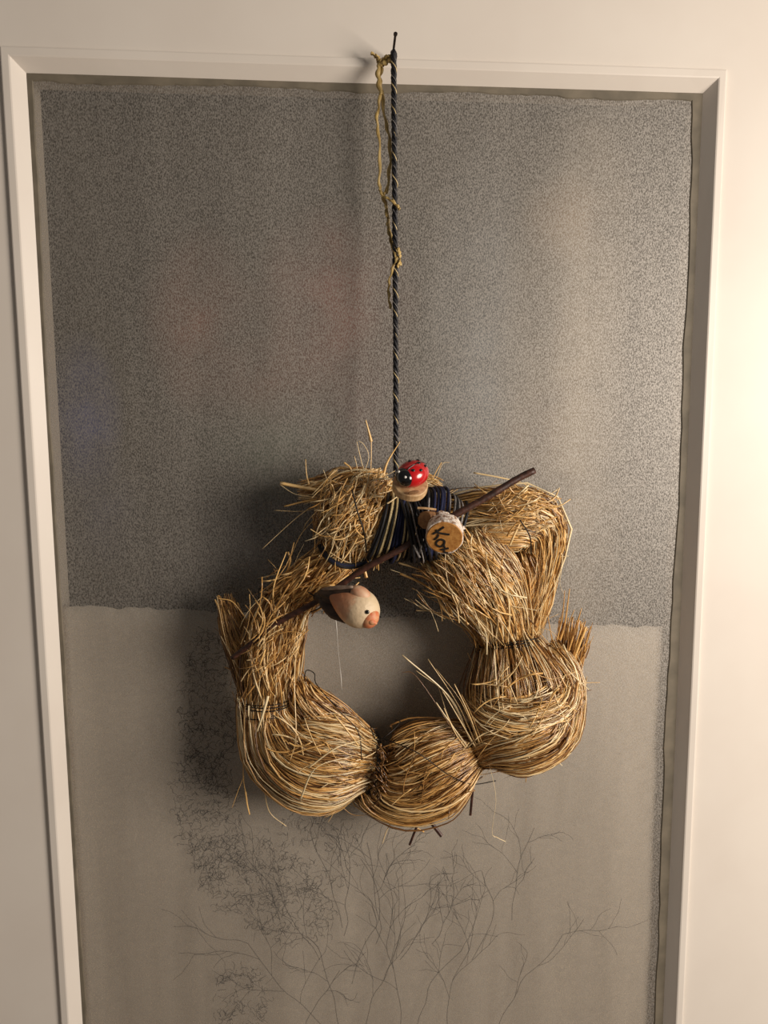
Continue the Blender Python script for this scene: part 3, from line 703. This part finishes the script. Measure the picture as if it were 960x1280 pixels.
# yarn wound round the top of the wreath
def yarn_loop(top, bot, mat, r=.00115, yf=-.060, yb=.002, jit=.0008, fr=None, name='wound_yarn'):
    """closed loop: down the room side from top to bottom, back up behind"""
    a = at(top[0], top[1], -.028); b_ = at(bot[0], bot[1], -.028); pts = []
    c = (a+b_)/2; h = (a-b_)/2
    j = rng.normal(0, jit, 3)
    for k in range(36):
        t = 2*math.pi*k/36
        s, q = math.sin(t), math.cos(t)
        # super-ellipse for a snug wrap
        s2 = math.copysign(abs(s)**.75, s); q2 = math.copysign(abs(q)**.8, q)
        p = c+h*q2; p[1] = -.028-(s2*(-(yf)-.028) if s2 > 0 else s2*.028)
        p = p+j*abs(q)
        p[1] = min(p[1], YG-.003); pts.append(p)
    return obj(name, MB().tube(pts, r, 6, closed=True), mat, wreath, smooth=True)
seq = ['black', 'black', 'gold', 'black', 'gold', 'gold', 'black', 'gold', 'navy', 'navy', 'navy', 'navy', 'navy', 'gold', 'black', 'gold', 'black', 'black']
for i, c_ in enumerate(seq):
    u = i/(len(seq)-1)
    yarn_loop((484+u*27, 614+2*math.sin(i)), (452+u*56, 702-u*6+2*math.sin(2*i)), c_, .0011 if c_ != 'gold' else .0008, yf=-.062-.0012*math.sin(i*2.1))
seq = ['black', 'silver', 'black', 'navy', 'navy', 'navy', 'navy', 'navy', 'silver', 'silver', 'black', 'silver', 'silver', 'black']
for i, c_ in enumerate(seq):
    u = i/(len(seq)-1)
    yarn_loop((530+u*49, 612+u*u*14-4*math.sin(3*u)), (512+u*46, 700-u*8), c_, .00125 if c_ != 'silver' else .0008, yf=-.058-.001*math.sin(i*1.7))
for i in range(7):
    yarn_loop((497+i*3.2, 618), (514+i*4.5, 701-i), ('black', 'black', 'silver', 'black', 'black', 'navy', 'black')[i], .0012 if i != 2 else .0006, yf=-.067-.0008*(i % 3))
for i in range(6):
    yarn_loop((515+i*4, 616), (500+i*6, 698), 'black', .0013, yf=-.055)
def yarn(pts, mat, r): return obj('loose_yarn', MB().tube(pxpath(pts, 30), r, 6), mat, wreath, smooth=True)
for i in range(4):
    yarn([(398+i*2, 682-i, -.03), (405+i, 695-i, -.05), (418, 705-i*1.4, -.055), (438, 710-i*1.5, -.055), (458, 704-i, -.055), (470, 692, -.05)], 'black' if i != 2 else 'navy', .0010)
obj('pale_pin', MB().tube(pxpath([(522, 635, -.072), (533, 635.5, -.073), (545, 637, -.072)], 6), .0009, 6), 'slice_wood', wreath)
obj('pale_pin', MB().tube(pxpath([(517, 681, -.07), (521, 690, -.07), (525, 697, -.07)], 6), .0007, 6), 'silver', wreath)

# thin white thread hanging below the bird
obj('hanging_thread', MB().tube(pxpath([(419, 768, -.03), (421, 790, -.03), (423, 815, -.03), (425.5, 840, -.03), (427, 862, -.03)], 24), [.0002+.00035*max(0, math.sin(i/23*9.4))**2 for i in range(24)], 5), 'thread', wreath, smooth=True)

# ================================================================== THINGS ON THE WREATH
# stick
sp_ = [(668, 588, -.060), (628, 610, -.062), (580, 637, -.064), (540, 662, -.063), (500, 686, -.064), (455, 712, -.060), (405, 745, -.054), (350, 778, -.052), (316, 802, -.050), (290, 823, -.046)]
pp = pxpath(sp_, 70); pp += np.stack([0*pp[:, 0], .0005*np.sin(np.arange(70)*.5), .0006*np.sin(np.arange(70)*.37)], 1)
rad = np.interp(np.arange(70), [0, 20, 45, 69], [.0026, .0027, .0024, .0020])*(1+.05*np.sin(np.arange(70)*.9)+.10*(np.arange(70) % 17 == 5))
st = thing('twig', tuple(pp[40]), 'straight dark brown twig laid slantwise through the straw wreath', 'twig')
obj('stem', MB().tube(pp, rad, 10), 'twig', st, smooth=True)
obj('cut_end', MB().tube([pp[0]+(pp[0]-pp[1])*.02, pp[0]+(pp[0]-pp[1])*.12], .0022, 10), 'wing', st)

# ladybird on a slice of wood
lc = at(513, 604, -.074); k = mpp(513, 604, -.074)
ln = np.array([0.05, -0.62, 0.78]); ln /= np.linalg.norm(ln)
lady = thing('ladybird_ornament', tuple(lc), 'red and black wooden ladybird glued on a round wood slice', 'ornament')
sl_ = obj('wood_slice', MB().disc(lc, ln, 22.5*k, .0062, 40, .015), 'slice_wood', lady, smooth=False)
sl_['label'] = 'round pale wood slice'
obj('bark_chip', MB().ellipsoid(at(517, 615.5, -.0855), np.array([[1, 0, .15], [0, -1, 0], [-.15, 0, 1]]), (.0042, .0008, .0014)), 'knot', sl_, smooth=True)
hd = at(505, 600, -.085)-at(519, 588, -.082); hd -= ln*np.dot(hd, ln); hd /= np.linalg.norm(hd)
sd = np.cross(ln, hd); ax = np.array([hd, sd, ln])
bc = lc+ln*.0045+(at(515, 593, -.08)-at(513, 599, -.08))*1.0
body = obj('body', MB().ellipsoid(bc, ax, (.0128, .0105, .0088), 28, 16), 'red', lady, smooth=True)
hc = bc+hd*.0078+ln*.0010
head = obj('head', MB().ellipsoid(hc, ax, (.0066, .0076, .0066), 24, 14), 'gloss_black', lady, smooth=True)
for s in (-1, 1):
    d_ = hd*.55+sd*s*.45+ln*.70; d_ /= np.linalg.norm(d_)
    obj('eye', MB().ellipsoid(hc+(d_@ax.T*np.array([.0066, .0076, .0066]))@ax, ax, (.0010, .0010, .0010), 12, 8), 'white', head, smooth=True)
for (u, v_) in ((-.1, .55), (-.1, -.55), (-.6, .35), (-.6, -.35), (.3, .30), (-.35, 0.0)):
    l = np.array([u, v_, math.sqrt(max(.05, 1-u*u-v_*v_))])
    obj('spot', MB().ellipsoid(bc+(l*np.array([.0128, .0105, .0088]))@ax, ax, (.0014, .0014, .0007), 12, 8), 'gloss_black', body, smooth=True)
obj('wing_seam', MB().tube([bc+(np.array([math.cos(a), 0, math.sin(a)])*np.array([.0129, .0105, .0089]))@ax for a in np.linspace(.7, 2.9, 18)], .00035, 5), 'gloss_black', body, smooth=True)

# name slice
nc = at(555.5, 672.5, -.088); k = mpp(555, 672, -.088)
nn = np.array([-0.16, -0.90, -0.36]); nn /= np.linalg.norm(nn)
nm = thing('wood_name_slice', tuple(nc), 'round orange-brown wood slice with handwritten letters and pale bark', 'ornament')
obj('bark', MB().disc(nc+nn*(-.0006), nn, 24.2*k, .0110, 44, .022), 'bark', nm)
face = obj('cut_face', MB().disc(nc, nn, 22.6*k, .0020, 44, .012), 'wood_face', nm)
fu = np.cross(np.array([0, 0, 1.]), nn); fu /= np.linalg.norm(fu); fv = np.cross(nn, fu)
if np.dot(fu, _R) < 0: fu = -fu
if fv[2] < 0: fv = -fv
def onface(px, py):
    """photo pixel -> point on the cut face plane"""
    d = _F+_R*(px-480.0)/FPX+_U*(640.0-py)/FPX
    t = np.dot(nc-CAM, nn)/np.dot(d, nn)
    return CAM+d*t+nn*.0003
letters = {'letter_k': [[(541, 667.5), (547, 664), (555, 658.5)], [(545, 662), (549, 667)], [(549, 666), (555, 667), (562, 668)], [(548, 668), (547, 671), (543, 674.5)]],
           'letter_a': [[(556, 676), (551, 674), (546, 677), (546, 681), (551, 683), (555, 680), (556, 676)], [(556, 676), (555, 681), (556, 684.5)]],
           'letter_r': [[(551, 687), (556, 686), (561, 685)], [(555, 686), (556, 690), (560, 691)]]}
for nme, strokes in letters.items():
    mb = MB()
    for s_ in strokes:
        P_ = np.array([onface(*p) for p in s_])
        P_ = catmull(P_, 4*len(s_)) if len(P_) > 2 else P_
        mb.tube(P_, .00085, 6, flat=.35, ref=nn)
    obj(nme, mb, 'ink', face)
# stub and bark lumps behind the slice's upper rim
obj('branch_stub', MB().disc(at(531, 650, -.078), (-.55, -.8, .1), .0062, .014, 24, .05), 'knot', nm)
for (px, py, yy, r_) in ((553, 644, -.072, .0046), (544, 650, -.075, .005), (563, 651, -.074, .005), (540, 646, -.072, .0036), (576, 660, -.074, .0030)):
    obj('bark_lump', MB().ellipsoid(at(px, py, yy), np.eye(3), (r_, r_*.8, r_*.7), 14, 9, fn=lambda l, t, p: l*(1+.15*math.sin(4*t+2*p)+.1*math.sin(5*p))), 'bark', nm, smooth=True)

# bird
bcx = at(442, 757, -.072); k = mpp(442, 757, -.072)
axx = at(468, 771, -.078)-at(416, 745, -.068); axx /= np.linalg.norm(axx)
ayy = np.cross(axx, np.array([0, -1., 0])); ayy /= np.linalg.norm(ayy)
if ayy[2] < 0: ayy = -ayy
azz = np.cross(axx, ayy); 
if azz[1] > 0: azz = -azz
BA = np.array([axx, ayy, azz])          # forward, up-right, to the room
bird = thing('bird_ornament', tuple(bcx), 'small pale peach bird figurine with coral face below the twig', 'bird')
def egg(l, t, p):
    x = l[0]/(.0195)
    w_ = 0.80+0.28*x-0.10*x*x if x < 0 else 0.80+0.28*x-.22*x*x
    return np.array([l[0], l[1]*w_/.9, l[2]*w_/.9])
me_b = MB().ellipsoid(np.zeros(3), np.eye(3), (.0205, .0158, .0150), 30, 20, fn=egg)
bo = obj('body', me_b, 'bird', None, loc=np.zeros(3), smooth=True)
bo.parent = bird; ORG[bo.name] = np.array(bcx)
bo.matrix_local = Matrix(((axx[0], ayy[0], azz[0], 0), (axx[1], ayy[1], azz[1], 0), (axx[2], ayy[2], azz[2], 0), (0, 0, 0, 1)))
def bp(px, py, yy): return at(px, py, yy)
obj('coral_face', MB().ellipsoid(bp(462, 772, -.0795), BA, (.0068, .0082, .0078), 20, 14), 'coral', bird, smooth=True)
obj('beak', MB().ellipsoid(bp(465, 777, -.0850), BA, (.0042, .0026, .0030), 16, 10, fn=lambda l, t, p: np.array([l[0], l[1]*(1-.5*max(0, l[0]/.0042)), l[2]*(1-.5*max(0, l[0]/.0042))])), 'coral', bird, smooth=True)
obj('eye', MB().ellipsoid(bp(459, 765, -.0868), BA, (.0016, .0016, .0013), 14, 9), 'gloss_black', bird, smooth=True)
obj('shoulder', MB().ellipsoid(bp(450, 742, -.076), BA, (.0085, .0056, .0066), 18, 12), 'blush', bird, smooth=True)
def blade(pts, w_, th_, mat, name):
    P_ = pxpath(pts, 14); s = np.linspace(0, 1, 14)
    return obj(name, MB().tube(P_, w_*np.interp(s, [0, .15, .6, 1], [.25, .7, 1, .55]), 10, flat=th_, ref=(0, -1, 0)), mat, bird, smooth=True)
blade([(398, 741, -.062), (420, 741, -.070), (443, 739, -.078)], .0058, .45, 'wing', 'wing')
blade([(402, 736.5, -.068), (420, 734.5, -.075), (441, 733.5, -.081)], .0017, .7, 'wing_edge', 'wing_edge')
blade([(400, 748, -.060), (415, 762, -.064), (434, 775, -.070)], .0060, .5, 'wing', 'wing')
blade([(392, 747, -.052), (404, 748, -.060), (416, 750, -.066)], .0062, .4, 'wing', 'tail')
for (a, b_) in (((385, 740, -.055), (402, 748, -.062)), ((388, 765, -.050), (408, 755, -.062))):
    obj('wire_foot', MB().tube(pxpath([a, ((a[0]+b_[0])/2, (a[1]+b_[1])/2+1, a[2]), b_], 8), .0005, 5), 'wire', bird, smooth=True)

# ================================================================== NAIL AND RAFFIA
n0 = at(490, 78, .004); n1 = at(494.3, 43, -.026)
nail = thing('nail', tuple(n0), 'thin dark nail driven into the top of the glass frame', 'nail')
dn = (n1-n0)/np.linalg.norm(n1-n0)
obj('shank', MB().tube([n0, (n0+n1)/2, n1], .00095, 8), 'steel', nail, smooth=True)
obj('nail_head', MB().tube([n1-dn*.0004, n1+dn*.0009], .0015, 12), 'steel', nail)

rf = thing('raffia_string', tuple(at(482, 72, -.006)), 'frayed gold raffia string knotted at the nail and hanging beside the cord', 'string')
def strand(pts, r=.0010, mat='raffia', name='raffia_strand', n=40, flat=.45, tw=0.3):
    P_ = pxpath(pts, n); s = np.arange(n)
    P_ = P_+np.stack([.0004*np.sin(s*.9), .0004*np.cos(s*.7), 0*s], 1)
    return obj(name, MB().tube(P_, r*(1+.25*np.sin(s*.8+pts[0][0])), 7, flat=flat), mat, rf, smooth=True)
strand([(492, 72, -.012), (484, 72, -.010), (478, 76, -.008), (475, 90, -.008), (474, 105, -.008), (477, 118, -.008)], .0024)
strand([(490, 75, -.014), (482, 78, -.012), (474, 82, -.010), (473, 98, -.010), (476, 118, -.010)], .0018)
strand([(476, 84, -.007), (472, 74, -.008), (464, 66, -.009)], .0016); strand([(478, 82, -.009), (474, 74, -.010), (470, 68, -.012)], .0012)
strand([(481, 76, -.008), (484, 72, -.011), (486, 70, -.013)], .0022)
strand([(476, 112, -.009), (474, 130, -.010), (471, 148, -.011), (473, 165, -.011), (475, 195, -.012), (474, 225, -.012), (475, 238, -.012)], .0012)
strand([(477, 112, -.008), (480, 140, -.010), (484, 160, -.012), (487, 175, -.014), (488, 200, -.014), (486, 220, -.014), (484, 238, -.014), (480, 242, -.014)], .0013)
strand([(474, 236, -.012), (480, 245, -.014), (488, 250, -.019), (496, 257, -.022), (499, 262, -.022)], .0012)
strand([(475, 238, -.012), (482, 255, -.013), (485, 275, -.014), (489, 300, -.015), (494, 318, -.022), (501, 332, -.023)], .0013)
strand([(482, 250, -.014), (484, 270, -.015), (486, 290, -.015), (490, 308, -.017)], .0010)
strand([(500, 318, -.023), (493, 330, -.023), (487, 350, -.020), (486, 368, -.018), (488, 386, -.018)], .0010)
strand([(497, 310, -.023), (500, 322, -.024), (497, 334, -.023)], .0012)
